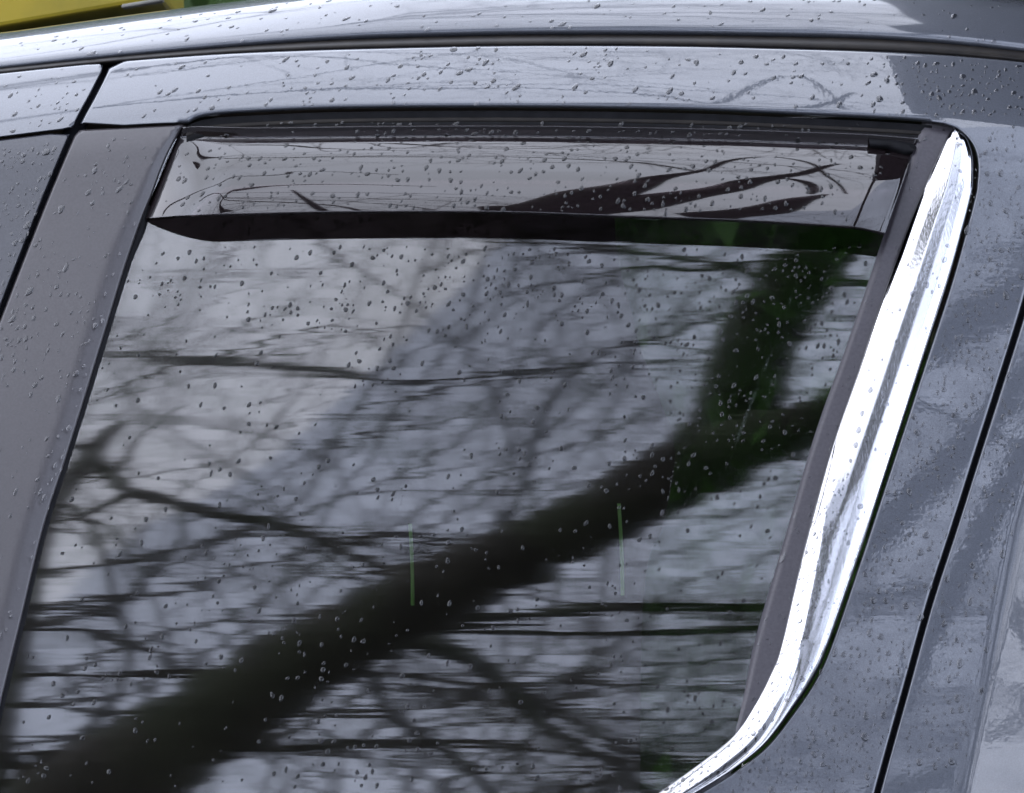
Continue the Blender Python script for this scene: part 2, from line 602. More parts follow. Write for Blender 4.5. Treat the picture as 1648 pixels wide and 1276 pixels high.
# seam edges: gap about 8 px wide
SL, SR = off2(SEAM, 3.6), off2(SEAM, -3.6)     # left / right of the front seam
if SL[5, 0] > SR[5, 0]:
    SL, SR = SR, SL
S2L, S2R = off2(SEAM2, 3.5), off2(SEAM2, -3.5)
if S2L[5, 0] > S2R[5, 0]:
    S2L, S2R = S2R, S2L

def line_y(y0, y1, xs, ys):
    pass

def cut_above(line, y):
    return np.array([p for p in line if p[1] > y])

xs_top = np.arange(205, 1731, 25)
door_top = [(x, float(SEALB(x))) for x in xs_top]
TRIM_TOP = smooth_y([(-300, 262), (0, 223), (118, 208), (300, 198), (400, 196)], 20)

def win_roll(p):
    near = (p[:, 0] > 285) & (p[:, 0] < 1500) & (p[:, 1] > 150) & (p[:, 1] < 240)
    return np.where(near, 11.0, 3.5)

def pick(line, y0, y1):
    return [tuple(p) for p in line if y0 < p[1] < y1]

# rear door skin: window frame above and the painted pillar beside the window
o_ = [(198, float(SEALB(198)) + 1)] + door_top + [(1748, float(SEALB(1748)))] + pick(S2L, 160, 1700)
o_ += [(1300, 1750), (1000, 1750), (700, 1750), (700, 1480)] + [tuple(p) for p in CH_OUT[::-1]] + [tuple(p) for p in HOLE_TOP[::-1][1:]]
o_ += [(250, float(TRIM_TOP(250))), (200, float(TRIM_TOP(200)))] + pick(SR, 108, 206)[::-1]
panel("rear_door_skin", o_, M_PAINT_WET, car, roll=win_roll)

# front door window frame (painted) left of the seam
o_ = [(x, float(SEALB(x))) for x in np.arange(-260, 150, 25)] + [(160, float(SEALB(160)) + 1), (166, float(SEALB(166)) + 5)] + pick(SL, 112, 206) \
    + [(x, float(TRIM_TOP(x)) - 1) for x in np.arange(100, -261, -25)]
panel("front_door_frame", o_, M_PAINT, car, roll=lambda p: np.full(len(p), 3.0))

# satin pillar trims
o_ = [(x, float(TRIM_TOP(x)) + 1.5) for x in np.arange(-260, 100, 20)] + pick(SL, 211, 1400) + [(-330, 1400), (-700, 1400), (-700, 700), (-420, 262)]
panel("front_pillar_trim", o_, M_TRIM_FRONT, car, base=-0.0015, roll=lambda p: np.full(len(p), 3.0), step=14)

def bevel_extra(p):
    # the inner third of the pillar trim leans in towards the glass
    tr = np.interp(p[:, 1], TRIM_R[:, 1], TRIM_R[:, 0])
    d = tr - p[:, 0]
    wdt = np.interp(p[:, 1], [200, 260, 400, 1300], [12, 22, 37, 40])
    q = np.clip(1 - d / wdt, 0, 1)
    return -0.0058 * np.where(q < .45, q * q / .9, q - .225)

o_ = [(x, float(TRIM_TOP(x)) + 1.5) for x in np.arange(128, 296, 16)] + [tuple(p) for p in TRIM_R[1:]] + pick(SR, 210, 1400)[::-1]
panel("rear_pillar_trim", o_, M_TRIM, car, base=-0.0015, roll=lambda p: np.full(len(p), 3.5), step=9, extra=bevel_extra, drop=0.005)

# painted door below the window, and the front door's, out of the picture
panel("door_lower_skin", [(-90, 1396), (400, 1402), (760, 1402), (692, 1480), (692, 1750), (-220, 1750)], M_PAINT, car, step=16)
panel("front_door_lower_skin", [(-700, 1408), (-330, 1408), (-100, 1408), (-232, 1750), (-700, 1750)], M_PAINT, car, step=20)

# quarter panel behind the rear door; it swells out towards the wheel arch
def quarter_extra(p):
    xl = np.interp(p[:, 1], [500, 700, 850, 1276, 1500], [1730, 1668, 1622, 1530, 1480])
    q = np.clip((p[:, 0] - xl) / 34, 0, 4)
    return np.where(q < 1, 0.5 * q * q, q - 0.5) * 0.0042

o_ = [(x, float(SEALB(x))) for x in np.arange(1758, 2000, 25)] + [(2000, 1750)] + [(1300, 1750)] + pick(S2R, 170, 1700)[::-1]
panel("quarter_panel", o_, M_PAINT_WET, car, step=6.5, extra=quarter_extra)

# near-black backing sheets: the shade in the gaps is put into their colour
def flat_off(v_):
    return lambda U, V, q: np.full(U.shape, v_)

vv = np.linspace(0, 1, 5)
Loft(off2(SEAM, 16), off2(SEAM, -16), 60, vv, flat_off(-0.016)).build("gap_backing", M_GAP, car)
Loft(off2(SEAM2, 16), off2(SEAM2, -16), 60, vv, flat_off(-0.016)).build("gap_backing", M_GAP, car)

# roof side and roof, with its lower lip turned under
xs = np.linspace(-0.62, 0.62, 150)
rows = [(.2922, .040), (.2908, .026), (.2905, .0165), (.2912, .0108), (.2924, .0064), (.2938, .0033), (.2954, .0013), (.2972, .0003)] + \
       [(q, 0) for q in (.2995, .302, .3045, .307, .3092, .3112, .313, .3148, .3162, .3176, .3186, .3194, .32, .3205, .3209, .3212)]
gv = []
for (q, off) in rows:
    h = p2h(q) + ch(xs) if q <= A0P else A0 + (p2h(q) - A0) / gx_(xs) + ch(xs)
    p = np.stack([xs, f(xs, h) + off, ZC + h], -1)
    gv.append(p)
NCREST = len(gv) - 1
for yy, dz in ((0.05, .0035), (0.14, .007), (0.35, .013), (0.6, .016), (0.85, .013), (1.05, .004), (1.15, -.02)):
    p = gv[NCREST].copy(); p[:, 1] += yy; p[:, 2] += dz
    gv.append(p)
gv = np.array(gv)
nr_, nc_ = gv.shape[:2]
fs = [(i * nc_ + j, i * nc_ + j + 1, (i + 1) * nc_ + j + 1, (i + 1) * nc_ + j) for i in range(nr_ - 1) for j in range(nc_ - 1)]
link("roof", mesh("roof", gv.reshape(-1, 3), fs), M_PAINT, car)

# rubber seal in the roof gutter
sx = np.arange(-420, 2080, 20.0)
seal_top = np.stack([sx, ALOW(sx) - 4], 1)
seal_bot = np.stack([sx, SEALB(sx) + 5], 1)
def seal_off(U, V, q):
    return -0.0075 + 0.006 * np.sin(np.clip((V - .12) / .8, 0, 1) * math.pi) ** 0.6
Loft(seal_top, seal_bot, len(sx), np.linspace(0, 1, 13), seal_off).build("roof_seal", M_SEAL, car)
Loft(np.stack([sx, ALOW(sx) - 12], 1), np.stack([sx, SEALB(sx) + 14], 1), len(sx), vv, flat_off(-0.018)).build("gutter_backing", M_GAP, car)  # backing sheet, the gutter's shade is in its colour

# ---- window: glass, rubbers, visor
STRIP_L = catmull([(1484, 196), (1470, 232), (1447, 300), (1419, 388), (1366, 545), (1311, 700), (1262, 868), (1215, 1030), (1199, 1110), (1183, 1182), (1165, 1270), (1150, 1340)], 8)
STRIP_R = catmull([(1535, 205), (1519, 228), (1478, 320), (1440, 420), (1408, 510), (1380, 596), (1330, 742), (1290, 898), (1257, 1040), (1240, 1085), (1216, 1132), (1183, 1182), (1130, 1226), (1060, 1276)], 8)

ys = np.linspace(188, 1420, 150)
gl = np.stack([np.interp(ys, TRIM_R[:, 1], TRIM_R[:, 0]) - 4, ys], 1)
gr = np.stack([np.interp(ys, STRIP_L[:, 1], STRIP_L[:, 0]) + 22, ys], 1)
GLASS = Loft(gl, gr, 150, np.linspace(0, 1, 120), flat_off(-0.012))
GLASS.build("window_glass", [M_GLASS, M_GLASS_IN], car, thick=0.004)

# black rubber down the front edge of the glass
yy = np.linspace(330, 1400, 70)
ra = np.stack([np.interp(yy, TRIM_R[:, 1], TRIM_R[:, 0]) - 3, yy], 1)
wd = np.interp(yy, [330, 352, 372, 420, 700, 1300], [3, 12, 14, 9, 8, 7])
Loft(ra, ra + np.stack([wd + 3, 0 * wd], 1), 70, np.linspace(0, 1, 7), lambda U, V, q: -0.009 - 0.0035 * V ** 2).build("glass_run_seal", M_RUBBER, car)

# rubbers along the top of the opening
def top_curve(d, x0=300, x1=1500):
    x = np.linspace(x0, x1, 90)
    y = np.interp(x, HOLE_TOP[:110, 0], HOLE_TOP[:110, 1]) + d
    return np.stack([x, y], 1)
def ridge(lo, amp):
    return lambda U, V, q: lo + amp * np.sin(V * math.pi) ** 0.7
Loft(top_curve(4), top_curve(17), 90, np.linspace(0, 1, 9), lambda U, V, q: -0.0065 - 0.0030 * V).build("window_channel", M_RUBBER, car)
Loft(top_curve(15), top_curve(24), 90, np.linspace(0, 1, 11), lambda U, V, q: -0.0086 - 0.0022 * V + .0009 * np.sin(V * math.pi)).build("weather_strip", M_SEAL, car)
Loft(top_curve(22), top_curve(34), 90, np.linspace(0, 1, 11), lambda U, V, q: -0.0092 - 0.0026 * V + .0006 * np.sin(V * math.pi)).build("weather_strip", M_RUBBER, car)

# smoked visor over the top of the window
xv = np.linspace(0, 1, 130)
vt = catmull([(292, 205), (320, 203), (420, 205), (600, 203), (820, 202), (1100, 206), (1300, 212), (1400, 216), (1478, 222)], 12)
vb = catmull([(229, 352), (300, 347), (400, 344), (550, 341), (800, 341), (1000, 348), (1200, 355), (1340, 363), (1385, 367), (1424, 376)], 12)
V_PROF = np.array([(0, .0066), (.06, .0030), (.125, -.0002), (.14, .0003), (.17, .0022), (.3, .0092), (.5, .0160), (.7, .0203), (.85, .0222), (.95, .0228), (1, .0230)])
def visor_off(U, V, q):
    e = np.clip(U / 0.10, 0, 1); e2 = np.clip((1 - U) / 0.05, 0, 1)
    e = (1 - (1 - e) ** 2.0) * (1 - .12 * (1 - e2) ** 2)
    return -0.012 + 0.0008 + np.interp(V, _vd, V_SM) * np.where(V < .13, 1, e)
_vd = np.linspace(0, 1, 401)
_vo = np.interp(_vd, V_PROF[:, 0], V_PROF[:, 1])
_vk = np.exp(-0.5 * (np.arange(-60, 61) / 22.0) ** 2); _vk /= _vk.sum()
_vs = np.convolve(np.pad(_vo, 60, mode='reflect', reflect_type='odd'), _vk, mode='valid')
_vb = np.clip((_vd - .14) / .1, 0, 1)
V_SM = _vo * (1 - _vb) + _vs * _vb      # a smooth swell below the flange
vs_ = np.concatenate([np.linspace(0, .18, 12), np.linspace(.2, 1, 60)])
VISOR = Loft(vt, vb, 150, vs_, visor_off)
VISOR.build("window_visor", M_VISOR, car, thick=0.0028)

# black block added for the canopy's dark reflection at the visor's end
DARK_BLOCK = Loft([(1398, 221), (1430, 223), (1466, 229), (1476, 236)], [(1400, 238), (1428, 240), (1455, 250), (1467, 248)], 30, np.linspace(0, 1, 9), ridge(-0.009, 0.0045))
DARK_BLOCK.build("visor_dark_block", M_RUBBER, car)

# charcoal strip and chrome moulding behind the glass
sl, sr = resample(STRIP_L[:-14], 90), resample(STRIP_R[:-10], 90)
STRIP = Loft(STRIP_L, STRIP_R + np.array([13, 0]), 110, np.linspace(0, 1, 9), lambda U, V, q: -0.0075 - 0.003 * (V < .02))
STRIP.build("pillar_strip", M_STRIP, car, thick=0.003)

ci = np.vstack([STRIP_R, catmull([(1060, 1276), (990, 1315), (890, 1368)], 8)[1:]])
co = np.vstack([catmull([(1538, 209), (1553, 217), (1562, 232), (1568, 256), (1568, 300)], 6)[:-1], off2(CH_OUT, 0) + np.array([-3.5, -1.5])])
def chrome_off(U, V, q):
    """one convex face above; lower down an inner face splits off along a crease with a dark groove beside it"""
    e = np.clip(U / 0.03, 0, 1)
    top = np.interp(V, [0, .03, .10, .25, .45, .65, .82, .93, .98, 1], [-.0065, -.003, -.0002, .0024, .0040, .0044, .0036, .0018, -.0005, -.005])
    vc = np.interp(U, [0, .36, .52, .72, .85, 1], [0, .02, .28, .50, .62, .66])
    wg = np.interp(U, [0, .62, .72, .80, .88, 1], [0, 0, .20, .26, .22, .20])
    gd = np.interp(U, [0, .62, .72, .80, .88, 1], [0, 0, .0030, .0042, .0034, .003])
    inner = -.0065 + np.clip(V / np.maximum(vc, .02), 0, 1) ** .8 * (.0065 + .0046)
    t = np.clip((V - vc) / np.maximum(wg, .01), 0, 1)
    outer = .0046 - gd * t * t * (3 - 2 * t)
    tail = np.clip((V - (vc + wg)) / np.maximum(1 - vc - wg, .02), 0, 1)
    outer = outer + .0008 * np.sin(tail * math.pi) - .006 * np.clip((tail - .72) / .28, 0, 1) ** 2
    low = np.where(V < vc, inner, outer)
    k_ = np.clip((U - .36) / .14, 0, 1); k_ = k_ * k_ * (3 - 2 * k_)
    return top * (1 - k_) + low * k_ - 0.006 * (1 - np.sqrt(1 - (1 - e) ** 2))
# pair the points of both edges by arc length so that the bend is followed
CHROME = Loft(ci, co, 240, np.linspace(0, 1, 64), chrome_off)
CHROME.build("chrome_moulding", M_CHROME, car)

# ---- cabin behind the tinted glass
def far(px, y):
    return (px - 824) * K * (y + CAMD)
box("cabin_floor", (-1.6, 0.02, 0.50), (1.3, 1.45, 0.53), M_CABIN, car)
box("headliner", (-1.6, 0.30, 1.675), (1.3, 1.45, 1.69), M_CABIN, car)
box("front_bulkhead", (-1.62, 0.0, 0.5), (-1.58, 1.45, 1.68), M_CABIN, car)
box("rear_bulkhead", (1.26, 0.0, 0.5), (1.30, 1.45, 1.68), M_CABIN, car)
# far door: solid ahead of a curved edge, window behind it
edge = catmull([(985, 200), (988, 330), (995, 420), (1030, 560), (1078, 690), (1084, 750), (1064, 850), (1040, 910), (1030, 1100), (1030, 1600)], 6)
pts = [(far(x, 1.3), (638 - y) * K * 5.3 + ZC) for x, y in edge]
prof = [(-1.6, 0.5), (-1.6, 1.68)] + [(p[0], min(max(p[1], .5), 1.68)) for p in pts]
N = len(prof)
v = [(x, 1.28, z) for x, z in prof] + [(x, 1.32, z) for x, z in prof]
fs = [tuple(range(N)), tuple(range(2 * N - 1, N - 1, -1))] + [(i, i + N, (i + 1) % N + N, (i + 1) % N) for i in range(N)]
link("far_door_trim", mesh("far_door_trim", v, fs, False), M_CABIN, car)
box("far_rear_pillar", (far(1500, 1.3), 1.28, 0.5), (1.28, 1.32, 1.68), M_CABIN, car)
box("far_door_sill", (far(1020, 1.3), 1.285, 0.5), (far(1510, 1.3), 1.315, 0.98), M_CABIN, car)
gv = [(far(960, 1.33), 1.335, .9), (far(1520, 1.33), 1.335, .9), (far(1520, 1.33), 1.335, 1.68), (far(960, 1.33), 1.335, 1.68)]
link("far_window_glass", mesh("far_window_glass", gv, [(0, 1, 2, 3)], False), glass_mat("far_window_glass", (.22, .29, .17), [], 0.0, 1.0), car)

# two thin green strips hanging behind the glass
def strip(px0, py0, px1, py1, wpx, label):
    y = 0.06
    a = np.array([(px0 - 824) * K * (CAMD + y), y, ZC + (638 - py0) * K * (CAMD + y)])
    c = np.array([(px1 - 824) * K * (CAMD + y), y, ZC + (638 - py1) * K * (CAMD + y)])
    t = np.linspace(0, 1, 14)[:, None]
    p = a * (1 - t) + c * t
    p[:, 0] += 0.0006 * np.sin(t[:, 0] * 3.1)
    V_, F_ = tubes([(p, np.full(14, wpx * 0.00021))], 8)
    o = link("hanging_strip", mesh("hanging_strip", V_ - a, F_), M_CORD)
    o.location = a
    return tag(o, label, "strip", "green strips behind the window")
strip(660, 843, 664, 974, 7.0, "thin pale green strip behind the window, the left one ending on the thick branch reflection")
strip(996, 810, 1002, 958, 7.0, "thin pale green strip behind the window, the right one nearer the chrome moulding")

# ------------------------------------------------------------------ yellow board beyond the roof edge, top left
bo = empty("yellow_board", (-0.55, 0.62, 1.715))
tag(bo, "yellow board with a pale worn lower edge beyond the roof in the top left corner", "board")
def lath(name, x0, x1, y0, y1, zf, hgt, material, bev):
    xs_ = np.linspace(x0, x1, 24)
    v_, f_ = [], []
    for x in xs_:
        zb = zf(x)
        v_ += [(x, y0, zb), (x, y0, zb + hgt), (x, y1, zb + hgt), (x, y1, zb)]
    for i in range(23):
        for j in range(4):
            k_ = (j + 1) % 4
            f_.append((i * 4 + j, i * 4 + k_, (i + 1) * 4 + k_, (i + 1) * 4 + j))
    f_ += [(3, 2, 1, 0), (92, 93, 94, 95)]
    o = link(name, mesh(name, v_, f_, False), material, bo)
    md = o.modifiers.new('bevel', 'BEVEL'); md.width = bev; md.segments = 2
    return o
YD = 0.62
zline = lambda x: ZC + (638 - (39 - 0.17 * (x / (K * (CAMD + YD)) + 824))) * K * (CAMD + YD) - 0.006
lath("board_face", far(-250, YD), far(262, YD), YD, YD + 0.30, lambda x: zline(x) + 0.004, 0.040, M_YELLOW, 0.004)
lath("board_edging", far(196, YD), far(262, YD), YD - .004, YD + 0.02, lambda x: zline(x) + .0018, 0.0032, M_PALE, 0.001)

# ------------------------------------------------------------------ trees that the car mirrors
def catm(pts, m_=6):
    return catmull(pts, m_)

def traced(pts, t0, t1):
    """a bough through the places where the window shows it; distance runs from t0 to t1 beyond the glass"""
    a = catm(pts, 6)
    t = np.linspace(t0, t1, len(a))
    w_ = mirror(a[:, 0], a[:, 1], t)
    rad = np.maximum(a[:, 2], 1.5) * 0.0005 * (CAMD + t) / CAMD
    return w_, rad

BOUGHS = [
    ("bough", [(-120, 1440, 100), (60, 1330, 90), (190, 1250, 82), (330, 1160, 72), (470, 1072, 66), (600, 1000, 60), (720, 938, 56), (850, 882, 52), (1000, 808, 52), (1100, 752, 55), (1180, 692, 60), (1196, 625, 58), (1222, 540, 53), (1278, 458, 50), (1335, 398, 43), (1385, 338, 38), (1450, 250, 26), (1560, 120, 20), (1700, -60, 12)], 6.6, 4.6),
    ("bough", [(1150, 735, 52), (1215, 705, 42), (1270, 690, 36), (1332, 662, 32), (1420, 600, 28), (1560, 520, 24), (1750, 430, 16)], 5.15, 4.9),
    ("side_branch", [(660, 940, 16), (630, 920, 11), (560, 886, 10), (500, 858, 10), (430, 834, 14), (350, 822, 15), (260, 797, 15), (205, 782, 17), (165, 742, 14), (130, 716, 11), (60, 700, 9), (-60, 640, 7)], 6.2, 7.2),
    ("side_branch", [(212, 784, 12), (150, 815, 9), (110, 831, 9), (60, 842, 8), (-60, 880, 6)], 7.1, 7.6),
    ("side_branch", [(178, 755, 9), (205, 725, 7), (230, 690, 5), (300, 640, 4)], 7.1, 7.8),
    ("side_branch", [(620, 1030, 24), (660, 1010, 16), (740, 992, 13), (850, 985, 11), (960, 974, 10), (1080, 968, 10), (1240, 970, 12), (1400, 960, 9), (1600, 930, 5)], 6.1, 6.4),
    ("side_branch", [(600, 1040, 22), (680, 1016, 13), (800, 1013, 9), (950, 1017, 8), (1100, 1010, 8), (1240, 1002, 8), (1450, 990, 5)], 6.1, 6.9),
    ("side_branch", [(640, 1030, 14), (720, 1040, 19), (790, 1078, 18), (830, 1120, 14), (880, 1165, 12), (960, 1210, 11), (1010, 1240, 10), (1100, 1330, 7)], 6.3, 7.6),
    ("side_branch", [(560, 1060, 20), (600, 1085, 12), (620, 1140, 11), (680, 1180, 12), (760, 1240, 10), (850, 1330, 8)], 6.3, 7.6),
    ("side_branch", [(800, 1085, 12), (870, 1130, 9), (930, 1160, 8), (1000, 1200, 10), (1090, 1230, 8), (1180, 1290, 6)], 7.0, 8.2),
    ("side_branch", [(60, 552, 5), (165, 563, 6), (300, 572, 9), (420, 580, 10), (540, 591, 9), (650, 610, 7), (760, 600, 5), (900, 585, 4), (1100, 570, 3)], 8.0, 8.8),
    ("side_branch", [(1260, 470, 8), (1200, 432, 6), (1100, 412, 6), (1000, 398, 6), (900, 388, 4), (780, 384, 3)], 5.0, 5.8),
    ("side_branch", [(1340, 400, 10), (1240, 415, 7), (1120, 432, 6), (1040, 425, 5), (960, 440, 3), (800, 470, 2)], 4.9, 5.6),
    ("side_branch", [(1330, 440, 9), (1400, 450, 8), (1500, 455, 6)], 4.8, 5.0),
]

def mirror_visor(px, py, t):
    q = VISOR.px.reshape(-1, 2); P3 = VISOR.v.reshape(-1, 3); N3 = VISOR.n.reshape(-1, 3)
    o_ = []
    for x, y, tt in zip(px, py, t):
        wt = np.exp(-((q[:, 0] - x) ** 2 / 200 + (q[:, 1] - y) ** 2 / 40)); wt /= wt.sum()
        p3 = wt @ P3; n3 = wt @ N3; n3 /= np.linalg.norm(n3)
        d = p3 - np.array([0, -CAMD, ZC]); d /= np.linalg.norm(d)
        o_.append(p3 + (d - 2 * (d @ n3) * n3) * tt)
    return np.array(o_)

VIS_BOUGHS = [
    [(790, 348, .12), (880, 334, .14), (955, 312, .11), (1040, 292, .05), (1130, 274, .016), (1250, 252, .010), (1370, 236, .007)],
    [(860, 348, .14), (960, 334, .15), (1060, 320, .11), (1180, 300, .06), (1270, 282, .03), (1350, 264, .012)],
    [(1130, 352, .10), (1220, 340, .09), (1285, 322, .045), (1330, 312, .010)],
    [(262, 346, .016), (310, 312, .014), (380, 286, .012), (480, 276, .009), (640, 282, .006)],
    [(366, 348, .045), (358, 326, .035), (385, 306, .024), (450, 298, .02), (560, 296, .014), (700, 300, .008)],
    [(520, 348, .022), (506, 332, .02), (488, 318, .012), (470, 306, .006)],
    [(1250, 285, .02), (1290, 292, .022), (1310, 304, .018), (1305, 312, .01)],
]
PAINT_BOUGHS = [
    ("bough", [(1290, 1010, 40), (1370, 900, 48), (1440, 830, 50), (1510, 765, 46), (1580, 690, 36), (1680, 560, 26)], 5.6, 4.9),
    ("bough", [(1440, 1150, 26), (1500, 1020, 30), (1550, 920, 36), (1610, 800, 38), (1680, 690, 34), (1800, 560, 25)], 6.2, 5.4),
    ("side_branch", [(1380, 985, 10), (1440, 955, 16), (1500, 962, 18), (1570, 985, 14), (1650, 975, 10)], 6.4, 6.8),
    ("side_branch", [(1400, 655, 12), (1470, 650, 17), (1530, 668, 15), (1600, 700, 14), (1700, 720, 10)], 5.3, 5.6),
    ("side_branch", [(1330, 1300, 30), (1480, 1262, 34), (1580, 1215, 22), (1700, 1100, 14)], 7.0, 7.4),
    ("side_branch", [(1560, 420, 7), (1600, 408, 9), (1650, 398, 8), (1720, 380, 5)], 5.0, 5.2),
]

def rot_about(d, ang, az):
    d = d / np.linalg.norm(d)
    ref = np.array([0, 0, 1.0]) if abs(d[2]) < .9 else np.array([1.0, 0, 0])
    a = np.cross(d, ref); a /= np.linalg.norm(a)
    b_ = np.cross(d, a)
    return d * math.cos(ang) + (a * math.cos(az) + b_ * math.sin(az)) * math.sin(ang)

def grow(out_, p, d, L, r, lvl, flat=0.6):
    n_ = max(4, int(L / 0.16))
    pts_ = [p]; dirs = []
    d = d / np.linalg.norm(d)
    bend = RNG.normal(0, 0.10, 3)
    for i in range(n_):
        d = d + bend * 0.35 * np.array([1, 1, flat]) + RNG.normal(0, 0.13, 3) * np.array([1, 1, flat])
        d[2] *= 0.97
        d /= np.linalg.norm(d)
        p = p + d * (L / n_)
        pts_.append(p); dirs.append(d)
    rad = np.linspace(r, max(r * 0.4, 0.0013), n_ + 1)
    out_.append((np.array(pts_), rad, lvl))
    if lvl <= 0:
        return
    kids = {4: 7, 3: 7, 2: 6, 1: 4}[lvl]
    for k_ in range(kids):
        i = int(RNG.uniform(0.2, 1.0) * (n_ - 1)) + 1
        dd = rot_about(dirs[min(i, n_ - 1)], RNG.uniform(0.5, 1.1), RNG.uniform(0, 2 * math.pi))
        dd = dd * np.array([1.5, 1.0, flat])
        grow(out_, pts_[i], dd, L * RNG.uniform(0.42, 0.7), max(rad[i] * RNG.uniform(0.45, 0.65), 0.0016), lvl - 1, flat)

def make_tree(name, base, label, group, limbs, twig_paths, trunk_path):
    root = empty(name, base)
    tag(root, label, "tree", group)
    V_, F_ = tubes([trunk_path], 16)
    link("trunk", mesh("trunk", V_, F_), M_BARK, root)
    for nm, pth, rad in limbs:
        V_, F_ = tubes([(pth, rad)], 14)
        link(nm, mesh(nm, V_, F_), M_BARK, root)
    if twig_paths:
        V_, F_ = tubes(twig_paths, 5)
        o = link("twigs", mesh("twigs", V_, F_), M_TWIG, root)
        o['kind'] = 'stuff'
    return root

limbs, seeds = [], []
for nm, pts_, t0, t1 in BOUGHS:
    w_, rad = traced(pts_, t0, t1)
    rad = rad * (1.95 if nm == 'bough' else 1.6) * (1 + 0.06 * np.sin(np.arange(len(rad)) * 1.7) + RNG.normal(0, 0.015, len(rad)))
    limbs.append((nm, w_, rad))
    seeds.append((w_, rad))
for nm, pts_, t0, t1 in PAINT_BOUGHS:
    a = catm(pts_, 6); t = np.linspace(t0, t1, len(a))
    limbs.append((nm, mirror(a[:, 0], a[:, 1], t, 0.0), a[:, 2] * 0.0005 * (CAMD + t) / CAMD))
for pts_ in VIS_BOUGHS:
    a = np.array(pts_, float)
    w_ = catm(mirror_visor(a[:, 0], a[:, 1], np.linspace(4.6, 4.2, len(a))), 5)
    limbs.append(("bough", w_, np.interp(np.linspace(0, 1, len(w_)), np.linspace(0, 1, len(a)), a[:, 2])))
    # trunk: the great bough comes out of it low on the left
j0 = limbs[0][1][0]
tr = catm([(j0[0] - 1.25, j0[1] - 0.35, -0.2, .34), (j0[0] - 1.2, j0[1] - 0.35, 1.2, .30), (j0[0] - 1.05, j0[1] - 0.3, 2.6, .27),
           (j0[0] - 0.55, j0[1] - 0.12, j0[2] - 0.75, .21), (j0[0], j0[1], j0[2], float(limbs[0][2][0]) * 1.05)], 6)
tw = []
# small branches growing from the traced boughs
for bi, (w_, rad) in enumerate(seeds):
    Ls = np.linalg.norm(np.diff(w_, axis=0), axis=1).sum()
    cnt = int(Ls * (1.3 if bi < 2 else 1.9))
    for _ in range(cnt):
        i = RNG.integers(2, len(w_) - 1)
        d = w_[i] - w_[i - 1]
        dd = rot_about(d, RNG.uniform(.5, 1.2), RNG.uniform(0, 6.28)); dd[2] *= .3; dd[0] *= 1.5
        up = bi < 2 and i > len(w_) * 0.5
        grow(tw, w_[i], dd, RNG.uniform(.4, 1.0) * (0.6 if up else 1), min(rad[i] * .4, RNG.uniform(.0022, .0045)), 1, .25)
# limbs of the same tree that reach over the car and the camera
over = []
for (x, y, z, dx, dy, dz, L, r) in [(-2.8, -0.9, 6.6, .95, .25, .03, 4.2, .03),
                                   (-2.6, 0.4, 6.8, .9, .3, .0, 4.0, .032), (-2.8, 1.8, 7.4, .9, .2, .0, 4.0, .03), (-2.2, 1.0, 5.2, .9, .25, .05, 3.4, .026), (-2.4, 3.0, 6.0, .9, .1, .05, 3.8, .03)]:
    grow(over, np.array([x, y, z]), np.array([dx, dy, dz]), L, r, 3, .4)
tw += over
make_tree("bare_tree", (j0[0] - 1.25, j0[1] - 0.35, 0), "bare mossy tree whose forked thick bough is mirrored across the window", "bare trees mirrored in the car",
          limbs, [(p, r) for p, r, l in tw], (tr[:, :3], tr[:, 3]))

# a second bare tree farther off fills the lower part of the mirrored view with fine twigs
tw2, l2 = [], []
b2 = np.array([-3.2, -9.5, 0.0])
trunk2 = catm([(b2[0], b2[1], -.2, .30), (b2[0] + .1, b2[1], 3.5, .25), (b2[0] + .25, b2[1] + .1, 7.5, .18), (b2[0] + .4, b2[1] + .1, 12.5, .07)], 6)
for k_ in range(36):
    z = 6.0 + 4.0 * RNG.random() ** 1.4
    st = np.array([b2[0] + .2, b2[1] + .05, z])
    dd = np.array([1, RNG.uniform(-.15, .45), RNG.uniform(-.16, .16)])
    grow(tw2, st, dd, RNG.uniform(4.5, 6.5), RNG.uniform(.018, .036), 3, .18)
make_tree("bare_tree", tuple(b2), "bare tree of fine twigs mirrored behind the thick bough", "bare trees mirrored in the car", [], [(p, r) for p, r, l in tw2], (trunk2[:, :3], trunk2[:, 3]))
print("twigs", len(tw), len(tw2))

# unseen canopy added over the tail, its edge shaped to mirror as the roof's dark patch
cp = tag(empty("canopy", (3.0, 2.5, 0)), "added unseen dark canopy on posts, mirrored in the roof edge at the upper right", "canopy")
cv = [(0.66, -0.06), (0.625, 0.2), (0.60, 0.45), (0.575, 0.68), (0.655, 0.84), (0.61, 1.0), (0.57, 1.4), (0.50, 2.2), (0.40, 6.5), (5.5, 6.5), (5.5, -0.06)]
N = len(cv)
v = [(x, y, 3.2) for x, y in cv] + [(x, y, 3.32) for x, y in cv]
fs = [tuple(range(N))[::-1], tuple(range(N, 2 * N))] + [(i, (i + 1) % N, (i + 1) % N + N, i + N) for i in range(N)]
link("roof_slab", mesh("roof_slab", v, fs, False), M_CANOPY, cp)
for (x, y) in ((2.6, .2), (5.3, .2), (0.9, 6.2), (5.3, 6.2)):
    V_, F_ = tubes([([(x, y, 0), (x, y, 1.6), (x, y, 3.195)], [.05, .05, .05])], 12)
    link("post", mesh("post", V_, F_), M_CANOPY, cp)

